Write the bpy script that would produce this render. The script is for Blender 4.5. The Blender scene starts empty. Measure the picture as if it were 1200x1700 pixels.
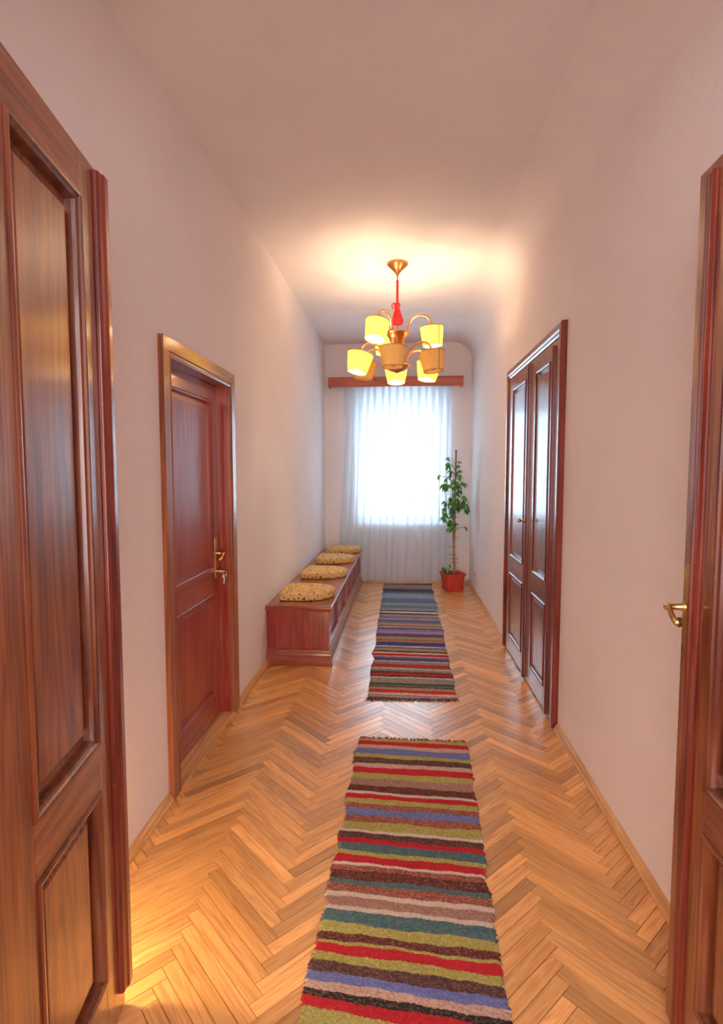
import bpy, bmesh, math, random
from mathutils import Vector, Matrix
random.seed(7)
S = bpy.context.scene
COL = S.collection
R = math.radians

# ------------------------------------------------------------------ camera (photo frame 1200 x 1700)
FPX = 912.0
PITCH = math.atan(65 / FPX)
YAW = math.atan(68 * math.cos(PITCH) / FPX)
cam = bpy.data.cameras.new('camera')
cam.sensor_fit = 'HORIZONTAL'; cam.sensor_width = 36.0
cam.lens = 36.0 * FPX / 1200.0
cam.clip_start = 0.05; cam.clip_end = 200
cam_o = bpy.data.objects.new('camera', cam); COL.objects.link(cam_o)
cam_o.location = (0, 0, 1.5)
cam_o.rotation_euler = (math.pi / 2 - PITCH, 0, YAW)
S.camera = cam_o

# ------------------------------------------------------------------ sky, added fill outside the view, exposure
W = bpy.data.worlds.new('overcast_sky'); S.world = W; W.use_nodes = True
bg = W.node_tree.nodes['Background']
bg.inputs['Color'].default_value = (0.68, 0.86, 1.0, 1); bg.inputs['Strength'].default_value = 8.0
S.view_settings.view_transform = 'Standard'; S.view_settings.look = 'None'
S.view_settings.gamma = 1; S.view_settings.use_curve_mapping = False
S.view_settings.exposure = 1.0
S.cycles.use_denoising = True
S.cycles.max_bounces = 12; S.cycles.diffuse_bounces = 7; S.cycles.transparent_max_bounces = 24
S.cycles.sample_clamp_indirect = 6.0

def area_light(name, loc, rot, sx, sy, power, col, portal=False):
    l = bpy.data.lights.new(name, 'AREA'); l.shape = 'RECTANGLE'; l.size = sx; l.size_y = sy
    l.energy = power; l.color = col
    o = bpy.data.objects.new(name, l); COL.objects.link(o); o.location = loc; o.rotation_euler = rot
    if portal: l.cycles.is_portal = True
    return o
# sky portal in the window opening; added fill light behind the camera, no window modelled there
area_light('window_portal', (-0.02, 7.80, 1.68), (R(-90), 0, 0), 1.2, 1.95, 10, (1, 1, 1), True)
area_light('entry_room_fill_light', (0.0, -2.85, 1.75), (R(90), 0, 0), 3.4, 2.6, 118, (1.0, 0.91, 0.92))

def point_light(name, loc, power, col, radius, parent=None):
    l = bpy.data.lights.new(name, 'POINT'); l.energy = power; l.color = col; l.shadow_soft_size = radius
    o = bpy.data.objects.new(name, l); COL.objects.link(o); o.location = loc
    if parent: o.parent = parent
    return o
# ------------------------------------------------------------------ pixel -> point on a known plane
_F = Vector((-math.sin(YAW) * math.cos(PITCH), math.cos(YAW) * math.cos(PITCH), -math.sin(PITCH)))
_R = Vector((math.cos(YAW), math.sin(YAW), 0)); _U = _R.cross(_F); _C = Vector((0, 0, 1.5))
def at(x, y, axis, val):
    d = _F + _R * ((x - 600) / FPX) + _U * ((850 - y) / FPX)
    return _C + d * ((val - _C[axis]) / d[axis])

# ------------------------------------------------------------------ materials
def new_mat(name):
    m = bpy.data.materials.new(name); m.use_nodes = True
    nt = m.node_tree; p = nt.nodes['Principled BSDF']
    return m, nt, p
def N(nt, typ, **kw):
    n = nt.nodes.new(typ)
    for k, v in kw.items(): setattr(n, k, v)
    return n
def ramp(nt, stops, interp='LINEAR'):
    r = N(nt, 'ShaderNodeValToRGB'); cr = r.color_ramp; cr.interpolation = interp
    while len(cr.elements) < len(stops): cr.elements.new(0.5)
    for e, (p, c) in zip(cr.elements, stops): e.position = p; e.color = (*c, 1)
    return r
def plain(name, col, rough=0.5, metal=0.0, coat=0.0, noise=0.0, nscale=20, bump=0.0):
    m, nt, p = new_mat(name)
    p.inputs['Base Color'].default_value = (*col, 1); p.inputs['Roughness'].default_value = rough
    p.inputs['Metallic'].default_value = metal; p.inputs['Coat Weight'].default_value = coat
    if noise or bump:
        tc = N(nt, 'ShaderNodeTexCoord'); nz = N(nt, 'ShaderNodeTexNoise')
        nz.inputs['Scale'].default_value = nscale; nz.inputs['Detail'].default_value = 5
        nt.links.new(tc.outputs['Object'], nz.inputs['Vector'])
        a = tuple(max(0, c * (1 - noise)) for c in col); b = tuple(min(1, c * (1 + noise)) for c in col)
        r = ramp(nt, [(0.3, a), (0.7, b)])
        nt.links.new(nz.outputs['Fac'], r.inputs['Fac']); nt.links.new(r.outputs['Color'], p.inputs['Base Color'])
        if bump:
            bp = N(nt, 'ShaderNodeBump'); bp.inputs['Strength'].default_value = bump; bp.inputs['Distance'].default_value = 0.004
            nt.links.new(nz.outputs['Fac'], bp.inputs['Height']); nt.links.new(bp.outputs['Normal'], p.inputs['Normal'])
    return m

def wood(name, dark, mid, light, axis='Z', rough=0.32, coat=0.5, coat_rough=0.12, grain=1.0, tone_attr=False, bump=0.15, worn=0.0):
    """varnished timber; grain runs along the given axis of object space (or along U of the plank map)"""
    m, nt, p = new_mat(name); L = nt.links.new
    tc = N(nt, 'ShaderNodeTexCoord'); mp = N(nt, 'ShaderNodeMapping')
    L(tc.outputs['UV' if tone_attr else 'Object'], mp.inputs['Vector'])
    sc = {'X': (1.6, 26, 26), 'Y': (26, 1.6, 26), 'Z': (26, 26, 1.6)}[axis]
    mp.inputs['Scale'].default_value = tuple(s * grain for s in sc)
    nz = N(nt, 'ShaderNodeTexNoise'); nz.inputs['Scale'].default_value = 1.0
    nz.inputs['Detail'].default_value = 6; nz.inputs['Roughness'].default_value = 0.62; nz.inputs['Distortion'].default_value = 0.7
    L(mp.outputs['Vector'], nz.inputs['Vector'])
    mp2 = N(nt, 'ShaderNodeMapping'); L(tc.outputs['UV' if tone_attr else 'Object'], mp2.inputs['Vector'])
    mp2.inputs['Scale'].default_value = tuple(s * grain * 0.28 for s in sc)
    n2 = N(nt, 'ShaderNodeTexNoise'); n2.inputs['Scale'].default_value = 1.0; n2.inputs['Detail'].default_value = 2
    n2.inputs['Distortion'].default_value = 1.8
    L(mp2.outputs['Vector'], n2.inputs['Vector'])
    sw = N(nt, 'ShaderNodeMath', operation='MULTIPLY'); sw.inputs[1].default_value = 34
    L(n2.outputs['Fac'], sw.inputs[0])
    sn = N(nt, 'ShaderNodeMath', operation='SINE'); L(sw.outputs[0], sn.inputs[0])
    md = N(nt, 'ShaderNodeMath', operation='MULTIPLY_ADD'); md.inputs[1].default_value = 0.10
    L(sn.outputs[0], md.inputs[0]); L(nz.outputs['Fac'], md.inputs[2])
    r = ramp(nt, [(0.30, dark), (0.50, mid), (0.72, light)])
    L(md.outputs[0], r.inputs['Fac'])
    out = r.outputs['Color']
    if tone_attr:
        at_ = N(nt, 'ShaderNodeAttribute', attribute_name='tone')
        mx = N(nt, 'ShaderNodeMix', data_type='RGBA', blend_type='MULTIPLY'); mx.inputs['Factor'].default_value = 1.0
        L(out, mx.inputs['A']); L(at_.outputs['Color'], mx.inputs['B']); out = mx.outputs['Result']
    if worn:
        wz = N(nt, 'ShaderNodeTexNoise'); wz.inputs['Scale'].default_value = 38; wz.inputs['Detail'].default_value = 3
        L(tc.outputs['Object'], wz.inputs['Vector'])
        wr = ramp(nt, [(0.70, (0, 0, 0)), (0.78, (1, 1, 1))]); L(wz.outputs['Fac'], wr.inputs['Fac'])
        mx2 = N(nt, 'ShaderNodeMix', data_type='RGBA'); wf = N(nt, 'ShaderNodeMath', operation='MULTIPLY'); wf.inputs[1].default_value = worn
        L(wr.outputs['Color'], wf.inputs[0]); L(wf.outputs[0], mx2.inputs['Factor'])
        L(out, mx2.inputs['A']); mx2.inputs['B'].default_value = (0.42, 0.30, 0.22, 1); out = mx2.outputs['Result']
    L(out, p.inputs['Base Color'])
    p.inputs['Roughness'].default_value = rough
    p.inputs['Coat Weight'].default_value = coat; p.inputs['Coat Roughness'].default_value = coat_rough
    bp = N(nt, 'ShaderNodeBump'); bp.inputs['Strength'].default_value = bump; bp.inputs['Distance'].default_value = 0.002
    L(md.outputs[0], bp.inputs['Height']); L(bp.outputs['Normal'], p.inputs['Normal'])
    L(bp.outputs['Normal'], p.inputs['Coat Normal'])
    return m

def plaster(name, col):
    m, nt, p = new_mat(name); L = nt.links.new
    tc = N(nt, 'ShaderNodeTexCoord')
    n1 = N(nt, 'ShaderNodeTexNoise'); n1.inputs['Scale'].default_value = 1.3; n1.inputs['Detail'].default_value = 6; n1.inputs['Roughness'].default_value = 0.6
    n2 = N(nt, 'ShaderNodeTexNoise'); n2.inputs['Scale'].default_value = 70; n2.inputs['Detail'].default_value = 4
    L(tc.outputs['Object'], n1.inputs['Vector']); L(tc.outputs['Object'], n2.inputs['Vector'])
    r = ramp(nt, [(0.3, tuple(c * 0.94 for c in col)), (0.62, col)])
    L(n1.outputs['Fac'], r.inputs['Fac']); L(r.outputs['Color'], p.inputs['Base Color'])
    p.inputs['Roughness'].default_value = 0.9; p.inputs['Specular IOR Level'].default_value = 0.2
    bp = N(nt, 'ShaderNodeBump'); bp.inputs['Strength'].default_value = 0.25; bp.inputs['Distance'].default_value = 0.003
    bp2 = N(nt, 'ShaderNodeBump'); bp2.inputs['Strength'].default_value = 0.5; bp2.inputs['Distance'].default_value = 0.02
    L(n2.outputs['Fac'], bp.inputs['Height']); L(n1.outputs['Fac'], bp2.inputs['Height'])
    L(bp2.outputs['Normal'], bp.inputs['Normal']); L(bp.outputs['Normal'], p.inputs['Normal'])
    return m

M = {}
M['wall'] = plaster('pinkish_white_plaster', (0.81, 0.745, 0.73))
M['ceiling'] = plaster('ceiling_plaster', (0.80, 0.74, 0.725))
M['walnut_v'] = wood('old_pine_varnish_upright', (0.120, 0.026, 0.008), (0.225, 0.054, 0.015), (0.335, 0.100, 0.028), 'Z', worn=0.25, coat=0.9, coat_rough=0.15, grain=1.5)
M['walnut_h'] = wood('old_pine_varnish_crosswise', (0.120, 0.026, 0.008), (0.225, 0.054, 0.015), (0.335, 0.100, 0.028), 'X', worn=0.25, coat=0.9, coat_rough=0.15, grain=1.5)
M['walnut_dark'] = wood('dark_pine_moulding', (0.080, 0.016, 0.006), (0.150, 0.032, 0.010), (0.22, 0.060, 0.018), 'Z', worn=0.2, coat=0.9)
M['strip_v'] = wood('dark_red_moulding_wood', (0.090, 0.010, 0.006), (0.165, 0.020, 0.010), (0.24, 0.036, 0.016), 'Z', worn=0.2)
M['cherry_v'] = wood('red_cherry_varnish_upright', (0.22, 0.022, 0.008), (0.32, 0.034, 0.011), (0.40, 0.060, 0.019), 'Z')
M['cherry_h'] = wood('red_cherry_varnish_crosswise', (0.22, 0.024, 0.008), (0.32, 0.042, 0.012), (0.41, 0.072, 0.022), 'X')
M['bench_v'] = wood('mahogany_bench_upright', (0.15, 0.011, 0.008), (0.25, 0.020, 0.014), (0.33, 0.036, 0.022), 'Z', grain=1.6)
M['bench_y'] = wood('mahogany_bench_lengthwise', (0.14, 0.028, 0.014), (0.27, 0.062, 0.026), (0.36, 0.105, 0.044), 'Y', grain=1.4)
M['bench_x'] = wood('mahogany_bench_crosswise', (0.15, 0.024, 0.012), (0.27, 0.046, 0.020), (0.36, 0.082, 0.034), 'X', grain=1.4)
M['rail_x'] = wood('pelmet_red_wood', (0.32, 0.050, 0.022), (0.44, 0.080, 0.034), (0.52, 0.11, 0.048), 'X')
M['plank'] = wood('oak_parquet', (0.54, 0.235, 0.066), (0.69, 0.335, 0.102), (0.77, 0.405, 0.132), 'X', rough=0.32, coat=0.8, coat_rough=0.19, grain=2.6, tone_attr=True, bump=0.10)
M['skirt'] = wood('oak_skirting', (0.42, 0.19, 0.065), (0.62, 0.32, 0.115), (0.74, 0.43, 0.18), 'Y', rough=0.35, coat=0.4)
M['skirt_x'] = wood('oak_skirting_crosswise', (0.42, 0.19, 0.065), (0.62, 0.32, 0.115), (0.74, 0.43, 0.18), 'X', rough=0.35, coat=0.4)
M['joint'] = plain('dark_floor_joint', (0.10, 0.045, 0.018), 0.8)
M['brass'] = plain('aged_brass', (0.72, 0.47, 0.18), 0.28, 1.0, noise=0.12, nscale=60)
M['copper'] = plain('copper_gilt_metal', (0.66, 0.30, 0.12), 0.32, 1.0, noise=0.10, nscale=40)
M['steel'] = plain('key_steel', (0.72, 0.70, 0.64), 0.3, 1.0)
M['red_cord'] = plain('red_silk_cord', (0.62, 0.020, 0.022), 0.7, noise=0.25, nscale=220, bump=0.4)
M['white_paint'] = plain('white_window_paint', (0.80, 0.82, 0.83), 0.45)
M['slat'] = plain('pale_blind_slat', (0.78, 0.82, 0.84), 0.5)
M['terracotta'] = plain('red_plastic_pot', (0.55, 0.055, 0.030), 0.45, noise=0.08, nscale=12)
M['soil'] = plain('potting_soil', (0.07, 0.035, 0.018), 0.95, noise=0.5, nscale=90, bump=0.8)
M['stem'] = plain('woody_stem', (0.34, 0.22, 0.10), 0.8, noise=0.35, nscale=50, bump=0.5)
M['stake'] = plain('red_brown_cane', (0.26, 0.10, 0.065), 0.6, noise=0.2, nscale=40)
M['twig'] = plain('green_leaf_stalk', (0.12, 0.22, 0.05), 0.6)
M['twine'] = plain('dark_twine', (0.03, 0.05, 0.055), 0.8)
M['socket'] = plain('cream_plastic', (0.78, 0.72, 0.62), 0.4)
M['socket_dark'] = plain('beige_socket_well', (0.45, 0.38, 0.30), 0.5)
M['dark'] = plain('dark_gap', (0.02, 0.008, 0.005), 0.9)

def leaf_mat(name, col):
    m, nt, p = new_mat(name); L = nt.links.new
    oi = N(nt, 'ShaderNodeObjectInfo'); r = ramp(nt, [(0.0, tuple(c * 0.55 for c in col)), (0.6, col), (1.0, (col[0] * 2.4, col[1] * 1.5, col[2] * 1.2))])
    L(oi.outputs['Random'], r.inputs['Fac']); L(r.outputs['Color'], p.inputs['Base Color'])
    p.inputs['Roughness'].default_value = 0.4
    p.inputs['Subsurface Weight'].default_value = 0.0
    return m
M['leaf'] = leaf_mat('glossy_green_leaf', (0.060, 0.25, 0.045))

def shade_mat(name, c_out):
    m = bpy.data.materials.new(name); m.use_nodes = True; nt = m.node_tree; nt.nodes.clear(); L = nt.links.new
    o = N(nt, 'ShaderNodeOutputMaterial'); d = N(nt, 'ShaderNodeBsdfDiffuse'); t = N(nt, 'ShaderNodeBsdfTranslucent')
    mx = N(nt, 'ShaderNodeMixShader'); mx.inputs[0].default_value = 0.15
    tc = N(nt, 'ShaderNodeTexCoord'); mp = N(nt, 'ShaderNodeMapping'); mp.inputs['Scale'].default_value = (160, 160, 2)
    nz = N(nt, 'ShaderNodeTexNoise'); nz.inputs['Scale'].default_value = 1.0
    L(tc.outputs['Object'], mp.inputs['Vector']); L(mp.outputs['Vector'], nz.inputs['Vector'])
    r = ramp(nt, [(0.35, tuple(c * 0.86 for c in c_out)), (0.65, c_out)]); L(nz.outputs['Fac'], r.inputs['Fac'])
    L(r.outputs['Color'], d.inputs['Color']); t.inputs['Color'].default_value = (0.95, 0.70, 0.075, 1)
    L(d.outputs[0], mx.inputs[1]); L(t.outputs[0], mx.inputs[2]); L(mx.outputs[0], o.inputs['Surface'])
    return m
M['shade'] = shade_mat('straw_yellow_lampshade_fabric', (0.88, 0.52, 0.19))
M['shade_trim'] = plain('ochre_shade_binding', (0.50, 0.24, 0.07), 0.7)
def emit(name, col, s):
    m = bpy.data.materials.new(name); m.use_nodes = True; nt = m.node_tree; nt.nodes.clear()
    o = N(nt, 'ShaderNodeOutputMaterial'); e = N(nt, 'ShaderNodeEmission'); e.inputs[0].default_value = (*col, 1); e.inputs[1].default_value = s
    nt.links.new(e.outputs[0], o.inputs[0]); return m
M['bulb_on'] = emit('lit_bulb_glass', (1.0, 0.86, 0.60), 26.0)
M['bulb_off'] = plain('unlit_frosted_bulb', (0.75, 0.72, 0.66), 0.3)

def sheer_mat():
    m = bpy.data.materials.new('sheer_white_voile'); m.use_nodes = True; nt = m.node_tree; nt.nodes.clear(); L = nt.links.new
    o = N(nt, 'ShaderNodeOutputMaterial'); tr = N(nt, 'ShaderNodeBsdfTransparent')
    d = N(nt, 'ShaderNodeBsdfDiffuse'); d.inputs['Color'].default_value = (0.83, 0.89, 0.95, 1)
    t = N(nt, 'ShaderNodeBsdfTranslucent'); t.inputs['Color'].default_value = (0.83, 0.89, 0.95, 1)
    a = N(nt, 'ShaderNodeMixShader'); a.inputs[0].default_value = 0.55
    b = N(nt, 'ShaderNodeMixShader'); b.inputs[0].default_value = 0.72
    L(d.outputs[0], a.inputs[1]); L(t.outputs[0], a.inputs[2])
    L(tr.outputs[0], b.inputs[1]); L(a.outputs[0], b.inputs[2]); L(b.outputs[0], o.inputs['Surface'])
    return m
M['sheer'] = sheer_mat()
def glass_mat():
    m = bpy.data.materials.new('window_glass'); m.use_nodes = True; nt = m.node_tree; nt.nodes.clear(); L = nt.links.new
    o = N(nt, 'ShaderNodeOutputMaterial'); tr = N(nt, 'ShaderNodeBsdfTransparent'); tr.inputs[0].default_value = (0.94, 0.97, 0.98, 1)
    g = N(nt, 'ShaderNodeBsdfGlossy'); g.inputs['Roughness'].default_value = 0.02
    mx = N(nt, 'ShaderNodeMixShader'); mx.inputs[0].default_value = 0.07
    L(tr.outputs[0], mx.inputs[1]); L(g.outputs[0], mx.inputs[2]); L(mx.outputs[0], o.inputs['Surface']); return m
M['glass'] = glass_mat()

def cushion_mat():
    m, nt, p = new_mat('gold_cushion_with_dark_sprigs'); L = nt.links.new
    tc = N(nt, 'ShaderNodeTexCoord'); v = N(nt, 'ShaderNodeTexVoronoi'); v.inputs['Scale'].default_value = 38
    mp = N(nt, 'ShaderNodeMapping'); mp.inputs['Scale'].default_value = (1, 1, 1.25); mp.inputs['Rotation'].default_value = (0.4, 0.2, 0.6)
    L(tc.outputs['Object'], mp.inputs['Vector']); L(mp.outputs['Vector'], v.inputs['Vector'])
    r = ramp(nt, [(0.0, (0.06, 0.020, 0.012)), (0.26, (0.10, 0.03, 0.012)), (0.36, (0.68, 0.42, 0.14)), (1.0, (0.76, 0.50, 0.19))])
    L(v.outputs['Distance'], r.inputs['Fac']); L(r.outputs['Color'], p.inputs['Base Color'])
    p.inputs['Roughness'].default_value = 0.85
    nz = N(nt, 'ShaderNodeTexNoise'); nz.inputs['Scale'].default_value = 300; L(tc.outputs['Object'], nz.inputs['Vector'])
    bp = N(nt, 'ShaderNodeBump'); bp.inputs['Strength'].default_value = 0.3; bp.inputs['Distance'].default_value = 0.002
    L(nz.outputs['Fac'], bp.inputs['Height']); L(bp.outputs['Normal'], p.inputs['Normal'])
    return m
M['cushion'] = cushion_mat()
def rug_mat():
    m, nt, p = new_mat('handwoven_rag_rug'); L = nt.links.new
    a = N(nt, 'ShaderNodeVertexColor', layer_name='weave')
    L(a.outputs['Color'], p.inputs['Base Color']); p.inputs['Roughness'].default_value = 0.95
    p.inputs['Specular IOR Level'].default_value = 0.1
    return m
M['rug'] = rug_mat()

# ------------------------------------------------------------------ mesh builder
class B:
    def __init__(s): s.v = []; s.f = []
    def add(s, vs, fs):
        k = len(s.v); s.v += [tuple(v) for v in vs]; s.f += [tuple(i + k for i in f) for f in fs]; return s
    def box(s, x0, x1, y0, y1, z0, z1):
        vs = [(x, y, z) for z in (z0, z1) for y in (y0, y1) for x in (x0, x1)]
        return s.add(vs, [(0, 2, 3, 1), (4, 5, 7, 6), (0, 1, 5, 4), (2, 6, 7, 3), (0, 4, 6, 2), (1, 3, 7, 5)])
    def prism(s, pts, f3, h0, h1):
        """closed outline pts; f3(a,b,h) -> 3d; extruded from h0 to h1"""
        n = len(pts); vs = [f3(a, b, h0) for a, b in pts] + [f3(a, b, h1) for a, b in pts]
        return s.add(vs, [tuple(range(n))[::-1], tuple(range(n, 2 * n))] + [(i, (i + 1) % n, n + (i + 1) % n, n + i) for i in range(n)])
    def lathe(s, prof, n=32, c=(0, 0, 0), sq=0.0):
        vs = []; fs = []
        for r, z in prof:
            for i in range(n):
                a = 2 * math.pi * i / n
                vs.append((c[0] + r * math.cos(a), c[1] + r * math.sin(a), c[2] + z))
        for j in range(len(prof) - 1):
            for i in range(n): fs.append((j * n + i, j * n + (i + 1) % n, (j + 1) * n + (i + 1) % n, (j + 1) * n + i))
        return s.add(vs, fs)
    def tube(s, pts, rad, n=10, cap=True):
        pts = [Vector(p) for p in pts]; m = len(pts)
        rad = rad if isinstance(rad, (list, tuple)) else [rad] * m
        t0 = (pts[1] - pts[0]).normalized(); ref = Vector((0, 0, 1)) if abs(t0.z) < 0.9 else Vector((1, 0, 0))
        u = t0.cross(ref).normalized(); vs = []; fs = []
        for j, p in enumerate(pts):
            t = (pts[min(j + 1, m - 1)] - pts[max(j - 1, 0)]).normalized()
            u = (u - t * u.dot(t)).normalized(); w = t.cross(u)
            for i in range(n):
                a = 2 * math.pi * i / n; vs.append(p + (u * math.cos(a) + w * math.sin(a)) * rad[j])
        for j in range(m - 1):
            for i in range(n): fs.append((j * n + i, j * n + (i + 1) % n, (j + 1) * n + (i + 1) % n, (j + 1) * n + i))
        if cap: fs += [tuple(range(n))[::-1], tuple(range((m - 1) * n, m * n))]
        return s.add(vs, fs)
    def frame(s, a0, a1, b0, b1, prof, f3, fill=False):
        """mitred moulding round a rectangle; prof = [(inward distance, height)]"""
        vs = []; fs = []
        for d, h in prof:
            for a, b in ((a0 + d, b0 + d), (a1 - d, b0 + d), (a1 - d, b1 - d), (a0 + d, b1 - d)): vs.append(f3(a, b, h))
        for j in range(len(prof) - 1):
            for i in range(4): fs.append((j * 4 + i, j * 4 + (i + 1) % 4, (j + 1) * 4 + (i + 1) % 4, (j + 1) * 4 + i))
        if fill: k = (len(prof) - 1) * 4; fs.append((k, k + 1, k + 2, k + 3))
        return s.add(vs, fs)
    def build(s, name, mat, parent=None, smooth=False, bev=0.0, seg=2, recalc=True):
        me = bpy.data.meshes.new(name); me.from_pydata(s.v, [], s.f)
        bm = bmesh.new(); bm.from_mesh(me)
        if recalc: bmesh.ops.recalc_face_normals(bm, faces=bm.faces)
        if bev: bmesh.ops.bevel(bm, geom=[e for e in bm.edges if len(e.link_faces) == 2 and e.calc_face_angle() > 0.5], offset=bev, segments=seg, affect='EDGES', profile=0.5, clamp_overlap=True)
        bm.to_mesh(me); bm.free()
        if smooth:
            for pl in me.polygons: pl.use_smooth = True
        me.materials.append(mat if not isinstance(mat, str) else M[mat])
        o = bpy.data.objects.new(name, me); COL.objects.link(o)
        if parent: o.parent = parent
        return o
def tag(o, label, cat, group=None, kind=None):
    o['label'] = label; o['category'] = cat
    if group: o['group'] = group
    if kind: o['kind'] = kind
    return o
def empty(name, loc=(0, 0, 0)):
    o = bpy.data.objects.new(name, None); COL.objects.link(o); o.location = loc; o.empty_display_size = 0.1
    return o
def copy_tree(o, parent=None):
    c = o.copy(); COL.objects.link(c)
    if parent: c.parent = parent
    for ch in list(o.children): copy_tree(ch, c)
    return c

# ------------------------------------------------------------------ setting: room shell
XL, XR, YB, YF = -1.06, 0.915, 7.53, 0.84          # corridor walls, far wall, wall with the doorway
WX0, WX1, WZ0, WZ1 = -0.60, 0.57, 0.80, 2.58       # window recess in the far wall
def ceil_z(y): return 3.235 - 0.13 * math.exp(-max(0.0, y - 1.2) / 1.3)

# floor slab
b = B(); b.box(-2.4, 2.4, -3.0, YF - 0.2, -0.1, 0.0); b.box(XL - 0.2, XR + 0.2, YF - 0.2, YB + 0.02, -0.1, -0.011)
floor = b.build('floor', 'joint'); tag(floor, 'glossy oak herringbone parquet floor of the corridor', 'floor', kind='structure')

# herringbone strips
PW, PL = 0.0467, 0.4203
X0 = 0.186 + 0.0165
s2 = math.sqrt(0.5)
def clip(poly, n, d):
    out = []
    for i in range(len(poly)):
        p, q = poly[i], poly[(i + 1) % len(poly)]
        a = p[0] * n[0] + p[1] * n[1] - d; c = q[0] * n[0] + q[1] * n[1] - d
        if a <= 0: out.append(p)
        if a * c < 0: t = a / (a - c); out.append((p[0] + (q[0] - p[0]) * t, p[1] + (q[1] - p[1]) * t))
    return out
def inset(poly, g):
    n = len(poly); out = []
    for i in range(n):
        p0, p1, p2 = Vector(poly[i - 1]), Vector(poly[i]), Vector(poly[(i + 1) % n])
        e1 = (p1 - p0); e2 = (p2 - p1)
        if e1.length < 1e-6 or e2.length < 1e-6: out.append(tuple(p1)); continue
        e1.normalize(); e2.normalize(); n1 = Vector((-e1.y, e1.x)); n2 = Vector((-e2.y, e2.x))
        k = 1 + n1.dot(n2)
        if k < 0.2: out.append(tuple(p1 + n1 * g)); continue
        out.append(tuple(p1 + (n1 + n2) * (g / k)))
    return out
planks = []
def pq(p, q): return ((p - q) * s2 + X0, (p + q) * s2)
for m_ in range(-4, 5):
    for k in range(-60, 320):
        for hv in (0, 1):
            if hv == 0: p0, q0, dp, dq = k * PW - 2 * PL * m_, k * PW, PL, PW
            else: p0, q0, dp, dq = (k - 1) * PW - 2 * PL * m_, k * PW, PW, PL
            poly = [pq(p0, q0), pq(p0 + dp, q0), pq(p0 + dp, q0 + dq), pq(p0, q0 + dq)]
            if max(p[1] for p in poly) < YF - 0.15 or min(p[1] for p in poly) > YB: continue
            if max(p[0] for p in poly) < XL or min(p[0] for p in poly) > XR: continue
            full = poly
            for n, d in (((1, 0), XR), ((-1, 0), -XL), ((0, 1), YB), ((0, -1), -(YF - 0.15))):
                poly = clip(poly, n, d)
                if len(poly) < 3: break
            if len(poly) < 3: continue
            q = []
            for p in poly:
                if not q or (Vector(p) - Vector(q[-1])).length > 1e-4: q.append(p)
            if (Vector(q[0]) - Vector(q[-1])).length < 1e-4: q.pop()
            if len(q) < 3: continue
            ar = 0.5 * sum(q[i][0] * q[(i + 1) % len(q)][1] - q[(i + 1) % len(q)][0] * q[i][1] for i in range(len(q)))
            if abs(ar) < 2.5e-4: continue
            if ar < 0: q.reverse()
            cx = sum(p[0] for p in q) / len(q); cy = sum(p[1] for p in q) / len(q)
            u = Vector((s2, s2)) if hv == 0 else Vector((-s2, s2))
            planks.append((q, cx, cy, u, abs(ar), Vector(full[0])))
def plank_geo(pk, rng):
    q, cx, cy, u, ar, org = pk
    top = inset(q, 0.0014); mid = inset(q, 0.0008)
    tx, ty = rng.uniform(-0.0022, 0.0022), rng.uniform(-0.0022, 0.0022); dz = rng.uniform(-0.0004, 0.0003)
    n = len(q); zt = lambda p: dz + tx * (p[0] - cx) + ty * (p[1] - cy)
    vs = [(x - cx, y - cy, zt((x, y))) for x, y in top] + [(x - cx, y - cy, zt((x, y)) - 0.0009) for x, y in mid] + [(x - cx, y - cy, -0.0112) for x, y in mid]
    fs = [tuple(range(n))]
    for j in (0, 1): fs += [(j * n + (i + 1) % n, j * n + i, (j + 1) * n + i, (j + 1) * n + (i + 1) % n) for i in range(n)]
    w = Vector((-u.y, u.x)); off = (rng.uniform(0, 90), rng.uniform(0, 90))
    uv = [((Vector((vx + cx, vy + cy)) - org).dot(u) + off[0], (Vector((vx + cx, vy + cy)) - org).dot(w) + off[1]) for vx, vy, vz in vs]
    t = rng.gauss(0.98, 0.17); t = max(0.60, min(1.34, t)); hue = rng.uniform(-0.07, 0.07)
    tone = (t * (1 - hue * 0.3), t, t * (1 + hue), 1)
    return vs, fs, uv, tone
def plank_mesh(name, items):
    V = []; F = []; UV = []; T = []
    for (vs, fs, uv, tone), (ox, oy) in items:
        k = len(V); V += [(x + ox, y + oy, z) for x, y, z in vs]; F += [tuple(i + k for i in f) for f in fs]; UV += uv; T += [tone] * len(vs)
    me = bpy.data.meshes.new(name); me.from_pydata(V, [], F)
    ul = me.uv_layers.new(name='grain'); 
    for l in me.loops: ul.data[l.index].uv = UV[l.vertex_index]
    ca = me.color_attributes.new('tone', 'FLOAT_COLOR', 'POINT')
    for i, t in enumerate(T): ca.data[i].color = t
    me.materials.append(M['plank']); return me
def hidden(cx, cy):
    if -0.25 < cx < 0.33 and cy < 2.95: return True
    if -0.22 < cx < 0.36 and cy > 3.6: return True
    if cx < -0.58 and cy > 4.3: return True
    if cy < 1.36: return True
    if cx < -0.66 - 0.0 and cy < 1.42: return True
    if cx > 0.70 and cy < 1.45: return True
    return False
rng = random.Random(21)
planks.sort(key=lambda pk: (hidden(pk[1], pk[2]), -pk[4] / pk[2] ** 3))
rest = []
for i, pk in enumerate(planks):
    g = plank_geo(pk, rng)
    if i < 300:
        o = bpy.data.objects.new('plank', plank_mesh('plank', [(g, (0, 0))])); COL.objects.link(o)
        o.location = (pk[1], pk[2], 0); o.parent = floor
    else: rest.append((g, (pk[1], pk[2])))
o = bpy.data.objects.new('plank_field', plank_mesh('plank_field', rest)); COL.objects.link(o); o.parent = floor; o['kind'] = 'stuff'

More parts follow.
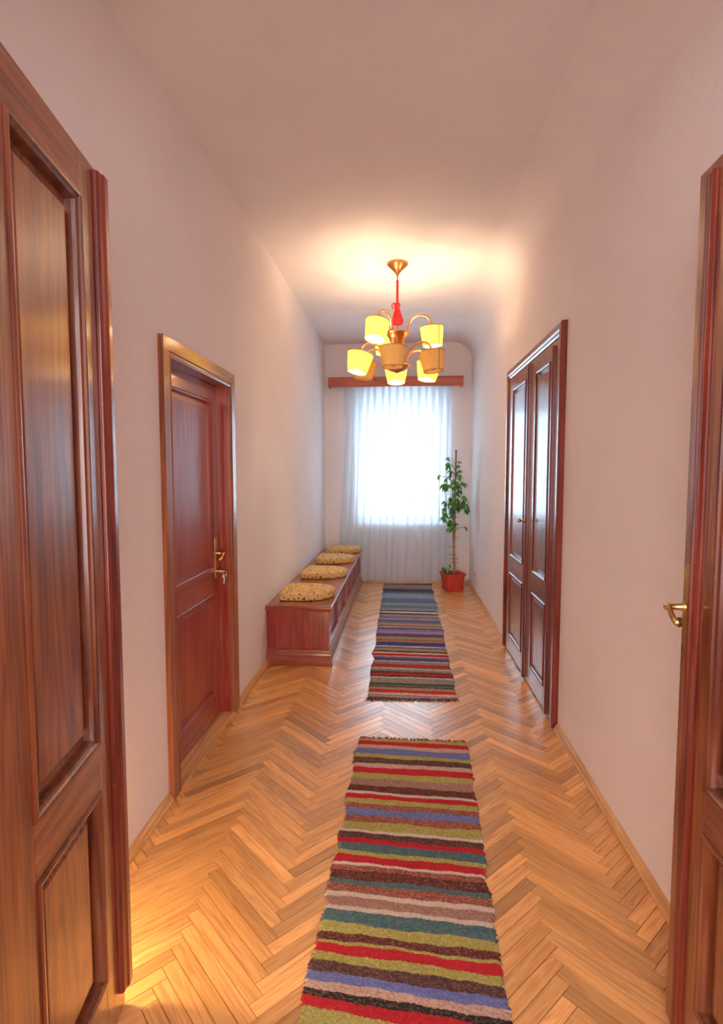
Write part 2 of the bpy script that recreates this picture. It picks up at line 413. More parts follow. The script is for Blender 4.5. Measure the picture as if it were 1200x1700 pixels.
# side walls (with the door opening on the left)
D1A, D1B, D1T = 2.43, 3.285, 2.03
b = B()
b.box(XL - 0.25, XL, YF - 0.2, D1A - 0.03, -0.02, 3.4); b.box(XL - 0.25, XL, D1B + 0.03, YB + 0.4, -0.02, 3.4); b.box(XL - 0.25, XL, D1A - 0.03, D1B + 0.03, D1T + 0.03, 3.4)
o = b.build('wall_left', 'wall'); tag(o, 'pinkish white plaster wall with the single red door', 'wall', kind='structure')
b = B(); b.box(XR, XR + 0.25, YF - 0.2, YB + 0.4, -0.02, 3.4)
# soft cove between the right wall and the ceiling
nc, rc = 10, 0.24
ys = [YF - 0.2 + i * (YB + 0.2 - YF + 0.2) / 24 for i in range(25)]
vs = []; fs = []
for y in ys:
    for j in range(nc + 1):
        a = math.pi / 2 * j / nc
        vs.append((XR + 0.001 - rc + rc * math.cos(a), y, ceil_z(y) - rc + rc * math.sin(a) - 0.001))
for i in range(24):
    for j in range(nc):
        k = i * (nc + 1) + j; fs.append((k, k + nc + 1, k + nc + 2, k + 1))
b.add(vs, fs); o = b.build('wall_right', 'wall', recalc=False)
for p in o.data.polygons[6:]: p.use_smooth = True
tag(o, 'pinkish white plaster wall with the dark double door, curved into the ceiling', 'wall', kind='structure')
# ceiling
b = B(); vs = []; fs = []
yc = [YF - 0.2 + i * (YB + 0.3 - YF + 0.2) / 40 for i in range(41)]
for y in yc: vs += [(XL - 0.2, y, ceil_z(y)), (XR + 0.2, y, ceil_z(y)), (XL - 0.2, y, 3.45), (XR + 0.2, y, 3.45)]
for i in range(40):
    k = 4 * i; fs += [(k, k + 1, k + 5, k + 4), (k + 2, k + 6, k + 7, k + 3)]
b.add(vs, fs); b.box(-2.4, 2.4, -3.0, YF - 0.19, 3.235, 3.45)
o = b.build('ceiling', 'ceiling', recalc=False); tag(o, 'smooth white plaster ceiling above the corridor', 'ceiling', kind='structure')
# far wall with the arched window recess
b = B(); y0, y1 = YB, YB + 0.42
b.box(XL - 0.2, WX0, y0, y1, -0.02, 3.4); b.box(WX1, XR + 0.2, y0, y1, -0.02, 3.4); b.box(WX0, WX1, y0, y1, -0.02, WZ0)
na = 16; arch = []
for i in range(na + 1):
    t = i / na; x = WX0 + (WX1 - WX0) * t; arch.append((x, WZ1 + 0.09 * (1 - (2 * t - 1) ** 2)))
b.prism([(WX0, 3.4)] + arch + [(WX1, 3.4)], lambda a, c, h: (a, h, c), y0, y1)
o = b.build('wall_back', 'wall'); tag(o, 'white plaster end wall with the curtained window', 'wall', kind='structure')
# wall with the doorway the camera looks through, and the room behind the camera
b = B(); b.box(-2.4, -0.76, YF - 0.22, YF - 0.02, -0.02, 3.4); b.box(0.77, 2.4, YF - 0.22, YF - 0.02, -0.02, 3.4); b.box(-0.76, 0.77, YF - 0.22, YF - 0.02, 2.75, 3.4)  # unseen header set above leaf height to pass fill light to the ceiling
o = b.build('wall_front', 'wall'); tag(o, 'plaster wall around the doorway the camera looks through', 'wall', kind='structure')
b = B(); b.box(-2.5, -2.4, -3.0, YF - 0.2, -0.02, 3.4); b.box(2.4, 2.5, -3.0, YF - 0.2, -0.02, 3.4); b.box(-2.4, 2.4, -3.1, -3.0, -0.02, 3.4)
o = b.build('wall_rear', 'wall'); tag(o, 'plaster walls of the entry room behind the camera', 'wall', kind='structure')

# skirting boards: moulded profile (distance from wall, height)
SK = [(0, 0), (0.026, 0), (0.026, 0.010), (0.020, 0.016), (0.017, 0.027), (0.008, 0.036), (0, 0.038)]
def skirting(name, xw, sg, ya, yb, lab):
    b = B(); b.prism(SK, lambda d, z, h: (xw + sg * d, h, z + 0.0005), ya, yb)
    o = b.build(name, 'skirt'); tag(o, lab, 'baseboard', kind='structure')
skirting('baseboard_left', XL, 1, YF, 2.345, 'oak skirting board on the left wall before the red door')
skirting('baseboard_left', XL, 1, 3.365, 4.15, 'oak skirting board on the left wall between red door and bench')
skirting('baseboard_right', XR, -1, YF, 3.19, 'oak skirting board on the right wall before the double door')
skirting('baseboard_right', XR, -1, 4.82, YB, 'oak skirting board on the right wall beyond the double door')
b = B(); b.prism(SK, lambda d, z, h: (h, YB - d, z + 0.0005), XL + 0.56, XR - 0.026)
o = b.build('baseboard_back', 'skirt_x'); tag(o, 'oak skirting board along the end wall below the curtain', 'baseboard', kind='structure')

# ------------------------------------------------------------------ window
win = empty('window_1', (0, 0, 0)); tag(win, 'white casement window glowing with daylight behind the sheer curtain', 'window', kind='structure')
fy = YB + 0.27; FT = 2.46
b = B(); b.box(WX0, WX0 + 0.06, fy, fy + 0.07, WZ0, FT); b.box(WX1 - 0.06, WX1, fy, fy + 0.07, WZ0, FT); b.box(WX0, WX1, fy, fy + 0.07, WZ0, WZ0 + 0.06)
b.box(WX0, WX1, fy, fy + 0.07, FT - 0.07, FT); b.build('window_frame', 'white_paint', win, bev=0.004)
b = B(); b.prism([(WX0, FT)] + arch[::1] + [(WX1, FT)], lambda a, c, h: (a, h, c), fy + 0.005, fy + 0.05); b.build('head_board', 'white_paint', win)
xm = (WX0 + WX1) / 2
for xa, xb in ((WX0 + 0.06, xm), (xm, WX1 - 0.06)):
    b = B(); za, zb = WZ0 + 0.06, FT - 0.07
    b.frame(xa, xb, za, zb, [(0, 0), (0, 0.045), (0.05, 0.045), (0.05, 0.0)], lambda a, c, h: (a, fy + 0.055 - h, c))
    sash = b.build('sash', 'white_paint', win, bev=0.002)
    b = B(); b.box(xa + 0.05, xb - 0.05, fy + 0.03, fy + 0.035, za + 0.05, zb - 0.05); b.build('pane', 'glass', sash)
b = B(); b.box(WX0 + 0.001, WX1 - 0.001, YB - 0.025, fy, WZ0 - 0.012, WZ0 + 0.016); b.build('window_sill', 'white_paint', win, bev=0.005)
b = B()
for x in (WX0 + 0.01, xm - 0.025, WX1 - 0.06): b.box(x - xm, x - xm + 0.05, -0.025, 0.025, 0.0, FT - WZ0 + 0.1)
b.box(WX0 - xm, WX1 - xm, -0.025, 0.025, -0.05, 0.0); b.box(WX0 - xm, WX1 - xm, -0.025, 0.025, FT - WZ0 + 0.1, FT - WZ0 + 0.15)
blind = b.build('blind_frame', 'white_paint', win); blind.location = (xm, fy + 0.22, WZ0)
sm = None
for half in (0, 1):
    xa, xb = (WX0 + 0.06 - xm, -0.025) if half == 0 else (0.025, WX1 - 0.06 - xm)
    for i in range(28):
        if sm is None:
            b = B(); b.box(-0.255, 0.255, -0.020, 0.020, -0.002, 0.002); s_ = b.build('slat', 'slat', blind); sm = s_.data
        else:
            s_ = bpy.data.objects.new('slat', sm); COL.objects.link(s_); s_.parent = blind
        s_.location = ((xa + xb) / 2, 0, 0.04 + i * 0.060); s_.rotation_euler = (R(-22), 0, 0); s_.scale = ((xb - xa) / 0.51, 1, 1)

# ------------------------------------------------------------------ doors
def handle_set(par, x, y, z, sg, dirx, mat='brass', plate=(0.036, 0.24), zp=-0.03, neck=0.050, lever=0.105):
    """long plate, round neck and a curled lever; sg = side of the leaf that faces us"""
    b = B(); w, h = plate
    n = 14; out = []
    for i in range(n + 1): a = math.pi * i / n; out.append((w / 2 * math.cos(a), h / 2 - w / 2 + w / 2 * math.sin(a)))
    for i in range(n + 1): a = math.pi + math.pi * i / n; out.append((w / 2 * math.cos(a), -h / 2 + w / 2 + w / 2 * math.sin(a)))
    b.prism(out, lambda a, c, hh: (x + a, y + sg * hh, z + zp + c), 0.0, 0.004)
    b.build('handle_plate', mat, par, bev=0.001)
    b = B(); b.tube([(x, y + sg * 0.002, z), (x, y + sg * 0.010, z), (x, y + sg * 0.014, z), (x, y + sg * (neck - 0.008), z), (x, y + sg * neck, z)], [0.015, 0.014, 0.009, 0.0075, 0.010], 14)
    pts = []; rad = []
    for i in range(13):
        t = i / 12; pts.append((x + dirx * lever * t, y + sg * (neck - 0.002 + 0.006 * math.sin(t * 3.1)), z + 0.010 * math.sin(t * 5.6) - 0.016 * t))
        rad.append(0.0095 - 0.003 * math.sin(t * math.pi) + 0.003 * max(0, t - 0.75) * 4)
    b.tube(pts, rad, 12); b.build('lever', mat, par, smooth=True)

def raised_panel(par, name, a0, a1, b0, b1, f3, mat, base, rise, flat=0.018, slope=0.018):
    b = B(); b.frame(a0 - 0.006, a1 + 0.006, b0 - 0.006, b1 + 0.006, [(0, base - 0.012), (0, base), (0.006 + flat, base), (0.006 + flat + 0.003, base + rise * 0.55), (0.006 + flat + slope, base + rise)], f3, fill=True)
    return b.build(name, mat, par)

# --- the open pair of leaves beside the camera
def open_leaf(name, hinge, ang, w, sg, top, opening, rails, lab, free_strip):
    root = empty(name, (hinge[0], hinge[1], 0)); root.rotation_euler = (0, 0, R(90 + ang))
    tag(root, lab, 'door', kind='structure')
    T = 0.042
    f3 = lambda a, c, h: (a, sg * h, c)
    xa, xb = opening; z0, z1, z2, z3 = rails           # lower panel z0..z1, upper panel z2..z3
    bx = lambda nm, mt, a0, a1, c0, c1, h0=-T, h1=0.0, bev=0.0015: B().prism([(a0, c0), (a1, c0), (a1, c1), (a0, c1)], f3, h0, h1).build(nm, mt, root, bev=bev)
    bx('stile', 'walnut_v', 0, xa, 0.008, top); bx('stile', 'walnut_v', xb, w, 0.008, top)
    bx('rail', 'walnut_h', xa, xb, z3, top); bx('rail', 'walnut_h', xa, xb, z1, z2); bx('rail', 'walnut_h', xa, xb, 0.008, z0)
    for c0, c1 in ((z0, z1), (z2, z3)):
        raised_panel(root, 'panel', xa + 0.012, xb - 0.012, c0 + 0.012, c1 - 0.012, f3, 'walnut_v', -0.026, 0.014, 0.030, 0.012)
        B().frame(xa, xb, c0, c1, [(0, -0.002), (0, 0.004), (0.004, 0.007), (0.010, 0.006), (0.013, 0.001), (0.018, -0.003), (0.020, -0.012), (0.022, -0.026)], f3).build('panel_moulding', 'walnut_dark', root)
    return root, f3, bx
# left leaf: free edge about (-0.775, 1.40)
aL = 9.0; wL = 0.63; dL = (-math.sin(R(aL)), math.cos(R(aL)))
lh = (-0.775 - dL[0] * wL, 1.40 - dL[1] * wL)
lab = 'tall dark pine door leaf standing open at the left edge'
lf, f3, bx = open_leaf('door_3', lh, aL, wL, -1, 2.255, (wL - 0.44, wL - 0.121), (0.185, 0.70, 0.82, 2.15), lab, True)
prof = [(0.0, 0.0), (0.0, 0.010), (0.006, 0.015), (0.020, 0.017), (0.026, 0.022), (0.050, 0.022), (0.058, 0.016), (0.062, 0.0)]
b = B(); b.prism([(wL - 0.047 + d, h) for d, h in prof], lambda a, h, z: (a, -h, z), 0.075, 2.245)
b.build('cover_strip', 'strip_v', lf, bev=0.002)
# right leaf: free edge about (0.73, 1.48)
aR = -1.5; wR = 0.62; dR = (-math.sin(R(aR)), math.cos(R(aR)))
rh = (0.735 - dR[0] * wR, 1.48 - dR[1] * wR)
rf, f3, bx = open_leaf('door_4', rh, aR, wR, 1, 2.235, (wR - 0.47, wR - 0.150), (0.165, 0.63, 0.735, 2.12), 'dark pine door leaf with brass lever standing open at the right edge', False)
prof = [(0.0, 0.0), (0.0, 0.006), (0.008, 0.012), (0.016, 0.012), (0.020, 0.007), (0.026, 0.007), (0.030, 0.013), (0.038, 0.013), (0.044, 0.006), (0.048, 0.0)]
b = B(); b.prism([(wR - 0.092 + d, h) for d, h in prof], lambda a, h, z: (a, h, z), 0.03, 2.21)
b.build('cover_strip', 'strip_v', rf, bev=0.001)
handle_set(rf, wR - 0.026, 0.0, 1.155, 1, -1, plate=(0.030, 0.22), zp=0.0, neck=0.052, lever=0.070)

# --- single door in the left wall: its local x runs along the corridor, faces +X
d1 = empty('door_1', (XL, 0, 0)); tag(d1, 'closed single red cherry door with brass handle in the left wall', 'door', kind='structure')
g3 = lambda a, c, h: (h, a, c)                       # a along corridor, c up, h out of the wall
def piece(par, nm, mt, a0, a1, c0, c1, h0, h1, bev=0.002): return B().prism([(a0, c0), (a1, c0), (a1, c1), (a0, c1)], g3, h0, h1).build(nm, mt, par, bev=bev)
M['cherry_y'] = wood('red_cherry_varnish_along', (0.22, 0.024, 0.008), (0.32, 0.042, 0.012), (0.41, 0.072, 0.022), 'Y')
M['casing_v'] = wood('brown_casing_upright', (0.17, 0.045, 0.016), (0.30, 0.085, 0.028), (0.40, 0.13, 0.045), 'Z')
M['casing_y'] = wood('brown_casing_along', (0.17, 0.045, 0.016), (0.30, 0.085, 0.028), (0.40, 0.13, 0.045), 'Y')
ca, cb, ct = 2.350, 3.362, 2.10
cpts = [(0, 0.0), (0, 0.026), (0.058, 0.026), (0.063, 0.018), (0.070, 0.018), (0.076, 0.026), (0.085, 0.022), (0.085, 0.0)]
for s_, a in ((1, ca), (-1, cb)):                    # two uprights and a head, mitred
    b = B(); n = len(cpts); vs = []
    for d, h in cpts: vs.append(g3(a + s_ * d, 0.0, h))
    for d, h in cpts: vs.append(g3(a + s_ * d, ct - d, h))
    b.add(vs, [tuple(range(n)), tuple(range(n, 2 * n))] + [(i, (i + 1) % n, n + (i + 1) % n, n + i) for i in range(n)])
    b.build('casing', 'casing_v', d1)
b = B(); n = len(cpts); vs = [g3(ca + d, ct - d, h) for d, h in cpts] + [g3(cb - d, ct - d, h) for d, h in cpts]
b.add(vs, [tuple(range(n)), tuple(range(n, 2 * n))] + [(i, (i + 1) % n, n + (i + 1) % n, n + i) for i in range(n)]); b.build('casing_head', 'casing_y', d1)
piece(d1, 'jamb', 'cherry_v', D1A - 0.028, D1A + 0.005, 0, D1T + 0.02, -0.14, 0.003); piece(d1, 'jamb', 'cherry_v', D1B - 0.005, D1B + 0.028, 0, D1T + 0.02, -0.14, 0.003)
piece(d1, 'jamb_head', 'cherry_y', D1A + 0.005, D1B - 0.005, D1T - 0.012, D1T + 0.02, -0.14, 0.003)
piece(d1, 'threshold', 'skirt', D1A + 0.006, D1B - 0.006, -0.02, 0.006, -0.14, 0.022)
LH = -0.065                                          # face of the leaf, set back in the wall
la, lb, lt = D1A + 0.006, D1B - 0.006, D1T - 0.014
sa, sb = la + 0.10, lb - 0.10; z0, z1, z2, z3 = 0.155, 0.785, 0.925, 1.925
piece(d1, 'stile', 'cherry_v', la, sa, 0.010, lt, LH - 0.04, LH); piece(d1, 'stile', 'cherry_v', sb, lb, 0.010, lt, LH - 0.04, LH)
for c0, c1 in ((z3, lt), (z1, z2), (0.010, z0)): piece(d1, 'rail', 'cherry_y', sa, sb, c0, c1, LH - 0.04, LH)
l3 = lambda a, c, h: g3(a, c, LH + h)
for c0, c1 in ((z0, z1), (z2, z3)):
    raised_panel(d1, 'panel', sa + 0.012, sb - 0.012, c0 + 0.012, c1 - 0.012, l3, 'cherry_v', -0.020, 0.012, 0.008, 0.034)
    B().frame(sa, sb, c0, c1, [(0, -0.001), (0.002, 0.006), (0.009, 0.009), (0.016, 0.006), (0.022, -0.004), (0.024, -0.020)], l3).build('panel_moulding', 'cherry_v', d1)
# brass plate, lever and lock on the far stile
hx = lb - 0.052
hd = empty('handle_mount', (LH, hx, 1.015)); hd.parent = d1; hd.rotation_euler = (0, 0, R(90))
handle_set(hd, 0, 0, 0, -1, -1, plate=(0.042, 0.26), zp=-0.03, neck=0.055)
for c in list(hd.children):
    c.parent = d1; c.location = hd.location; c.rotation_euler = hd.rotation_euler
bpy.data.objects.remove(hd)
b = B(); b.tube([(LH + 0.004, hx, 0.905), (LH + 0.026, hx, 0.905)], 0.010, 16); b.build('lock_cylinder', 'brass', d1)
ks = empty('door_keys', (XL + LH + 0.028, hx, 0.905)); tag(ks, 'small bunch of keys hanging from the lock of the red door', 'keys')
b = B(); b.box(-0.006, 0.024, -0.0012, 0.0012, -0.004, 0.004); b.lathe([(0.0, -0.0012), (0.011, -0.0012), (0.011, 0.0012), (0.0, 0.0012)], 18)
k = b.build('key', 'steel', ks)
b = B(); pts = [(0.024 + 0.011 * math.cos(t), 0.002 * math.sin(t), -0.010 + 0.011 * math.sin(t)) for t in [i * 2 * math.pi / 20 for i in range(21)]]
b.tube(pts, 0.0012, 6, cap=False); b.build('key_ring', 'steel', ks, smooth=True)
def hang_key(dx, dz, rot):
    b = B(); n = 14
    bow = [(0.013 * math.cos(2 * math.pi * i / n), 0.012 * math.sin(2 * math.pi * i / n)) for i in range(n)]
    b.prism(bow, lambda a, c, h: (a, h, c - 0.012), -0.0012, 0.0012); b.prism([(-0.004, -0.022), (0.004, -0.022), (0.004, -0.055), (0.0, -0.060), (-0.003, -0.055)], lambda a, c, h: (a, h, c), -0.001, 0.001)
    o = b.build('key', 'steel', ks); o.location = (0.024 + dx, 0.003 + dz, -0.020); o.rotation_euler = rot
hang_key(0, 0, (0, 0.12, 0.5)); hang_key(0.004, -0.004, (0.1, -0.2, -0.5))

# --- double door on the right wall: faces -X
d2 = empty('door_2', (XR, 0, 0)); tag(d2, 'closed dark double door with tall panels in the right wall', 'door', kind='structure')
M['walnut_y'] = wood('old_pine_varnish_along', (0.120, 0.026, 0.008), (0.225, 0.054, 0.015), (0.335, 0.100, 0.028), 'Y', worn=0.25, coat=0.9, coat_rough=0.15, grain=1.5)
g3 = lambda a, c, h: (-h, a, c)
ea, eb, et = 3.205, 4.815, 2.352
cp2 = [(0, 0.0), (0, 0.030), (0.010, 0.036), (0.040, 0.036), (0.048, 0.028), (0.060, 0.028), (0.070, 0.020), (0.070, 0.0)]
for s_, a in ((1, ea), (-1, eb)):
    b = B(); n = len(cp2); vs = [g3(a + s_ * d, 0.0, h) for d, h in cp2] + [g3(a + s_ * d, et - d, h) for d, h in cp2]
    b.add(vs, [tuple(range(n)), tuple(range(n, 2 * n))] + [(i, (i + 1) % n, n + (i + 1) % n, n + i) for i in range(n)]); b.build('casing', 'strip_v', d2)
b = B(); n = len(cp2); vs = [g3(ea + d, et - d, h) for d, h in cp2] + [g3(eb - d, et - d, h) for d, h in cp2]
b.add(vs, [tuple(range(n)), tuple(range(n, 2 * n))] + [(i, (i + 1) % n, n + (i + 1) % n, n + i) for i in range(n)]); b.build('casing_head', 'walnut_y', d2)
piece(d2, 'rebate', 'dark', ea + 0.070, eb - 0.070, 0, et - 0.070, -0.01, 0.004, bev=0)
LT = 2.275
for (la, lb), (sa, sb) in (((3.300, 3.985), (3.465, 3.815)), ((3.990, 4.742), (4.125, 4.590))):
    leaf = None
    zz = (0.15, 0.68, 0.82, 2.175)
    for a0, a1, nm in ((la, sa, 'stile'), (sb, lb, 'stile')): piece(d2, nm, 'walnut_v', a0, a1, 0.010, LT, 0.004, 0.020)
    for c0, c1 in ((zz[3], LT), (zz[1], zz[2]), (0.010, zz[0])): piece(d2, 'rail', 'walnut_y', sa, sb, c0, c1, 0.004, 0.020)
    r3 = lambda a, c, h: g3(a, c, 0.020 + h)
    for c0, c1 in ((zz[0], zz[1]), (zz[2], zz[3])):
        raised_panel(d2, 'panel', sa + 0.010, sb - 0.010, c0 + 0.010, c1 - 0.010, r3, 'walnut_v', -0.012, 0.009, 0.022, 0.014)
        B().frame(sa, sb, c0, c1, [(0, -0.001), (0, 0.004), (0.006, 0.008), (0.012, 0.005), (0.018, -0.003), (0.020, -0.012)], r3).build('panel_moulding', 'strip_v', d2)
b = B(); b.prism([(0, 0), (0, 0.016), (0.008, 0.024), (0.036, 0.024), (0.044, 0.016), (0.044, 0)], lambda d, h, z: g3(3.965 + d, z, 0.020 + h), 0.02, 2.255); b.build('cover_strip', 'strip_v', d2, bev=0.001)
b = B(); b.prism([(0, 0), (0, 0.014), (0.006, 0.020), (0.026, 0.020), (0.034, 0.012), (0.034, 0)], lambda d, h, z: g3(3.352 + d, z, 0.020 + h), 0.02, 2.245); b.build('cover_strip', 'strip_v', d2, bev=0.001)
b = B(); c = (3.987, 1.16)
pr = [(0.0, 0.0), (0.017, 0.0), (0.017, 0.004), (0.006, 0.007), (0.006, 0.024), (0.014, 0.032), (0.015, 0.042), (0.008, 0.049), (0.0, 0.050)]
vs = []; fs = []; n = 18
for r_, h in pr:
    for i in range(n): a = 2 * math.pi * i / n; vs.append(g3(c[0] + r_ * math.cos(a), c[1] + r_ * math.sin(a), 0.044 + h))
for j in range(len(pr) - 1):
    for i in range(n): fs.append((j * n + i, j * n + (i + 1) % n, (j + 1) * n + (i + 1) % n, (j + 1) * n + i))
b.add(vs, fs); b.build('knob', 'copper', d2, smooth=True)

# ------------------------------------------------------------------ bench
bn = empty('storage_bench', (XL + 0.27, 4.17, 0)); tag(bn, 'long low mahogany bench with panelled front along the left wall', 'bench')
ox = XL + 0.001 - bn.location.x; fx = -0.565 - bn.location.x; LB = 3.20
b = B(); b.box(ox, fx - 0.036, 0.016, LB, 0.02, 0.425); b.build('carcass', 'bench_v', bn)
b = B(); b.box(ox + 0.0, fx - 0.050, 0.004, 0.017, 0.12, 0.425); b.build('end_panel', 'bench_v', bn, bev=0.002)
b = B(); b.box(fx - 0.050, fx, 0.0, 0.022, 0.12, 0.425); b.build('corner_post', 'bench_v', bn, bev=0.003)
nP = 5; pitch = (LB - 0.09) / nP
for i in range(nP + 1):
    ya = 0.022 if i == 0 else i * pitch
    b = B(); b.box(fx - 0.037, fx, ya, i * pitch + 0.09, 0.12, 0.425); b.build('front_stile', 'bench_v', bn, bev=0.003)
for i in range(nP):
    ya, yb = i * pitch + 0.09, (i + 1) * pitch
    b = B(); b.box(fx - 0.037, fx, ya, yb, 0.385, 0.425); b.build('front_rail', 'bench_y', bn, bev=0.003)
    b = B(); b.box(fx - 0.037, fx, ya, yb, 0.12, 0.165); b.build('front_rail', 'bench_y', bn, bev=0.003)
    b = B(); b.frame(ya + 0.004, yb - 0.004, 0.169, 0.381, [(0, 0.0), (0.012, 0.004), (0.022, 0.010), (0.030, 0.010)], lambda a, c, h: (fx - 0.0365 + h, a, c), fill=True); b.build('front_panel', 'bench_y', bn)
# plinth moulding and seat board, moulded along the end and the front
pp = [(0.0, 0.122), (0.004, 0.118), (0.006, 0.098), (0.012, 0.092), (0.015, 0.078), (0.027, 0.055), (0.030, 0.048), (0.030, 0.004), (0.0, 0.004)]
def wrap(profile, nm, mt):
    n = len(profile)
    for m2, ra, rb2 in (('bench_x', lambda d, z: (ox, -d, z), lambda d, z: (fx + d, -d, z)), ('bench_y', lambda d, z: (fx + d, -d, z), lambda d, z: (fx + d, LB, z))):
        inner = [(min(d, 0.0) - 0.004, z) for d, z in profile]
        b = B(); vs = [ra(d, z) for d, z in profile] + [rb2(d, z) for d, z in profile]
        b.add(vs, [(i, (i + 1) % n, n + (i + 1) % n, n + i) for i in range(n)] + [tuple(range(n)), tuple(range(n, 2 * n))]); b.build(nm, m2, bn)
wrap(pp, 'plinth_moulding', 'bench_y')
wrap([(-0.01, 0.425), (0.010, 0.425), (0.012, 0.432), (0.018, 0.436), (0.020, 0.446), (0.026, 0.450), (0.026, 0.462), (0.020, 0.468), (-0.01, 0.468)], 'seat_edge', 'bench_y')
b = B(); b.box(ox, fx - 0.0095, 0.0105, LB, 0.4255, 0.4675); b.build('seat_board', 'bench_y', bn, bev=0.001)

# cushions: flat along the wall, rounded towards the corridor
def make_cushion():
    out = []; hw = 0.225
    for i in range(5): out.append((-0.21, -hw + 0.02 + (2 * hw - 0.04) * i / 4))
    out.append((-0.19, hw)); out += [(-0.10, hw), (-0.02, hw)]
    for i in range(1, 24):
        a = math.pi / 2 - math.pi * i / 24; out.append((-0.02 + 0.24 * math.cos(a), hw * math.sin(a)))
    out += [(-0.02, -hw), (-0.10, -hw), (-0.19, -hw)]
    n = len(out); rings = []
    for sc, z in ((0.0, 0.002), (0.55, 0.001), (0.93, 0.002), (0.990, 0.004), (1.0, 0.010), (1.0, 0.052), (0.982, 0.0600), (0.6, 0.0615), (0.0, 0.062)):
        rings.append([(x * sc, y * sc, z) for x, y in out])
    b = B(); vs = []; fs = []
    for j, rg in enumerate(rings): vs += rg
    for j in range(len(rings) - 1):
        for i in range(n): fs.append((j * n + i, j * n + (i + 1) % n, (j + 1) * n + (i + 1) % n, (j + 1) * n + i))
    b.add(vs, fs); o = b.build('seat_cushion', 'cushion', smooth=True)
    bm = bmesh.new(); bm.from_mesh(o.data); bmesh.ops.remove_doubles(bm, verts=bm.verts, dist=1e-5); bmesh.ops.recalc_face_normals(bm, faces=bm.faces)
    for e in bm.edges:
        if len(e.link_faces) == 2 and e.calc_face_angle() > 0.5: e.smooth = False
    bm.to_mesh(o.data); bm.free()
    t = B()
    for s_ in (-1, 1): t.tube([(-0.20, s_ * 0.17, 0.012), (-0.16 , s_ * 0.232, 0.006), (-0.10, s_ * 0.240, 0.004)], 0.003, 6)
    p = t.build('piping', M['cushion'], o)
    b = B(); b.tube([(x * 1.004, y * 1.004, 0.050) for x, y in out + out[:1]], 0.0035, 6, cap=False)
    q = b.build('piping', M['cushion'], o); bpy.data.objects.remove(p)
    return o
cu = make_cushion()
spots = [(-0.785, 4.535, 0.02, 'gold sprigged seat cushion at the near end of the bench'), (-0.775, 5.455, -0.03, 'gold sprigged seat cushion, second from the near end of the bench'),
         (-0.770, 6.345, 0.03, 'gold sprigged seat cushion, third from the near end of the bench'), (-0.760, 7.140, -0.02, 'gold sprigged seat cushion at the far end of the bench by the curtain')]
for i, (x, y, a, lab) in enumerate(spots):
    o = cu if i == 0 else copy_tree(cu)
    o.location = (x, y, 0.4685); o.rotation_euler = (0, 0, a); tag(o, lab, 'cushion', 'cushions on the long bench')

# ------------------------------------------------------------------ pelmet rail and sheer curtain
rl = empty('curtain_pelmet', (-0.10, YB, 2.64)); tag(rl, 'red wooden curtain pelmet box above the window', 'pelmet')
b = B(); b.box(-0.895, 0.89, -0.165, -0.145, 0.0, 0.118); b.build('front_board', 'rail_x', rl, bev=0.004)
b = B(); b.box(-0.895, -0.875, -0.1455, -0.001, 0.0, 0.118); b.build('end_board', 'rail_x', rl, bev=0.003)
b = B(); b.box(0.87, 0.89, -0.1455, -0.001, 0.0, 0.118); b.build('end_board', 'rail_x', rl, bev=0.003)
b = B(); b.box(-0.90, 0.895, -0.170, -0.001, 0.1185, 0.126); b.build('top_board', 'rail_x', rl, bev=0.002)
b = B(); b.box(-0.85, 0.85, -0.095, -0.075, 0.045, 0.060); b.build('curtain_track', 'white_paint', rl)
NU, NV, NP_ = 420, 44, 15
rng = random.Random(5); ph = [rng.uniform(-0.35, 0.35) for _ in range(NP_ + 2)]; amp = [rng.uniform(0.6, 1.3) for _ in range(NP_ + 2)]
vs = []; fs = []
ZT, ZBt = 2.685, 0.022
for j in range(NV + 1):
    v = j / NV; z = ZT + (ZBt - ZT) * v
    xl = -0.80 - 0.10 * v ** 1.2; xr = 0.655 - 0.02 * v
    for i in range(NU + 1):
        u = i / NU; c = u * NP_; k = int(c); fr = c - k
        A = amp[k] * (1 - fr) + amp[k + 1] * fr; P = ph[k] * (1 - fr) + ph[k + 1] * fr
        th = 2 * math.pi * (c + P * v)
        fold = 0.55 + 0.45 * min(1, v * 3)
        pinch = 1.35 - 0.75 * min(1, v * 2.2)
        x = xl + (xr - xl) * u + 0.036 * A * pinch * math.sin(th) + 0.006 * math.sin(2 * th + 1.3) * fold
        y = 7.437 + 0.024 * A * fold * math.cos(th) + 0.010 * v * math.sin(th * 0.37 + 1)
        vs.append((x + 0.10, y - YB, z - 2.64))
for j in range(NV):
    for i in range(NU):
        k = j * (NU + 1) + i; fs.append((k, k + 1, k + NU + 2, k + NU + 1))
cv = B(); cv.v = [(x - 0.10, y + YB - 7.435, z + 2.64) for x, y, z in vs]; cv.f = fs
cur = cv.build('sheer_curtain', 'sheer', smooth=True, recalc=False); cur.location = (0, 7.435, 0)
tag(cur, 'floor-length sheer white voile curtain hanging over the window', 'curtain')

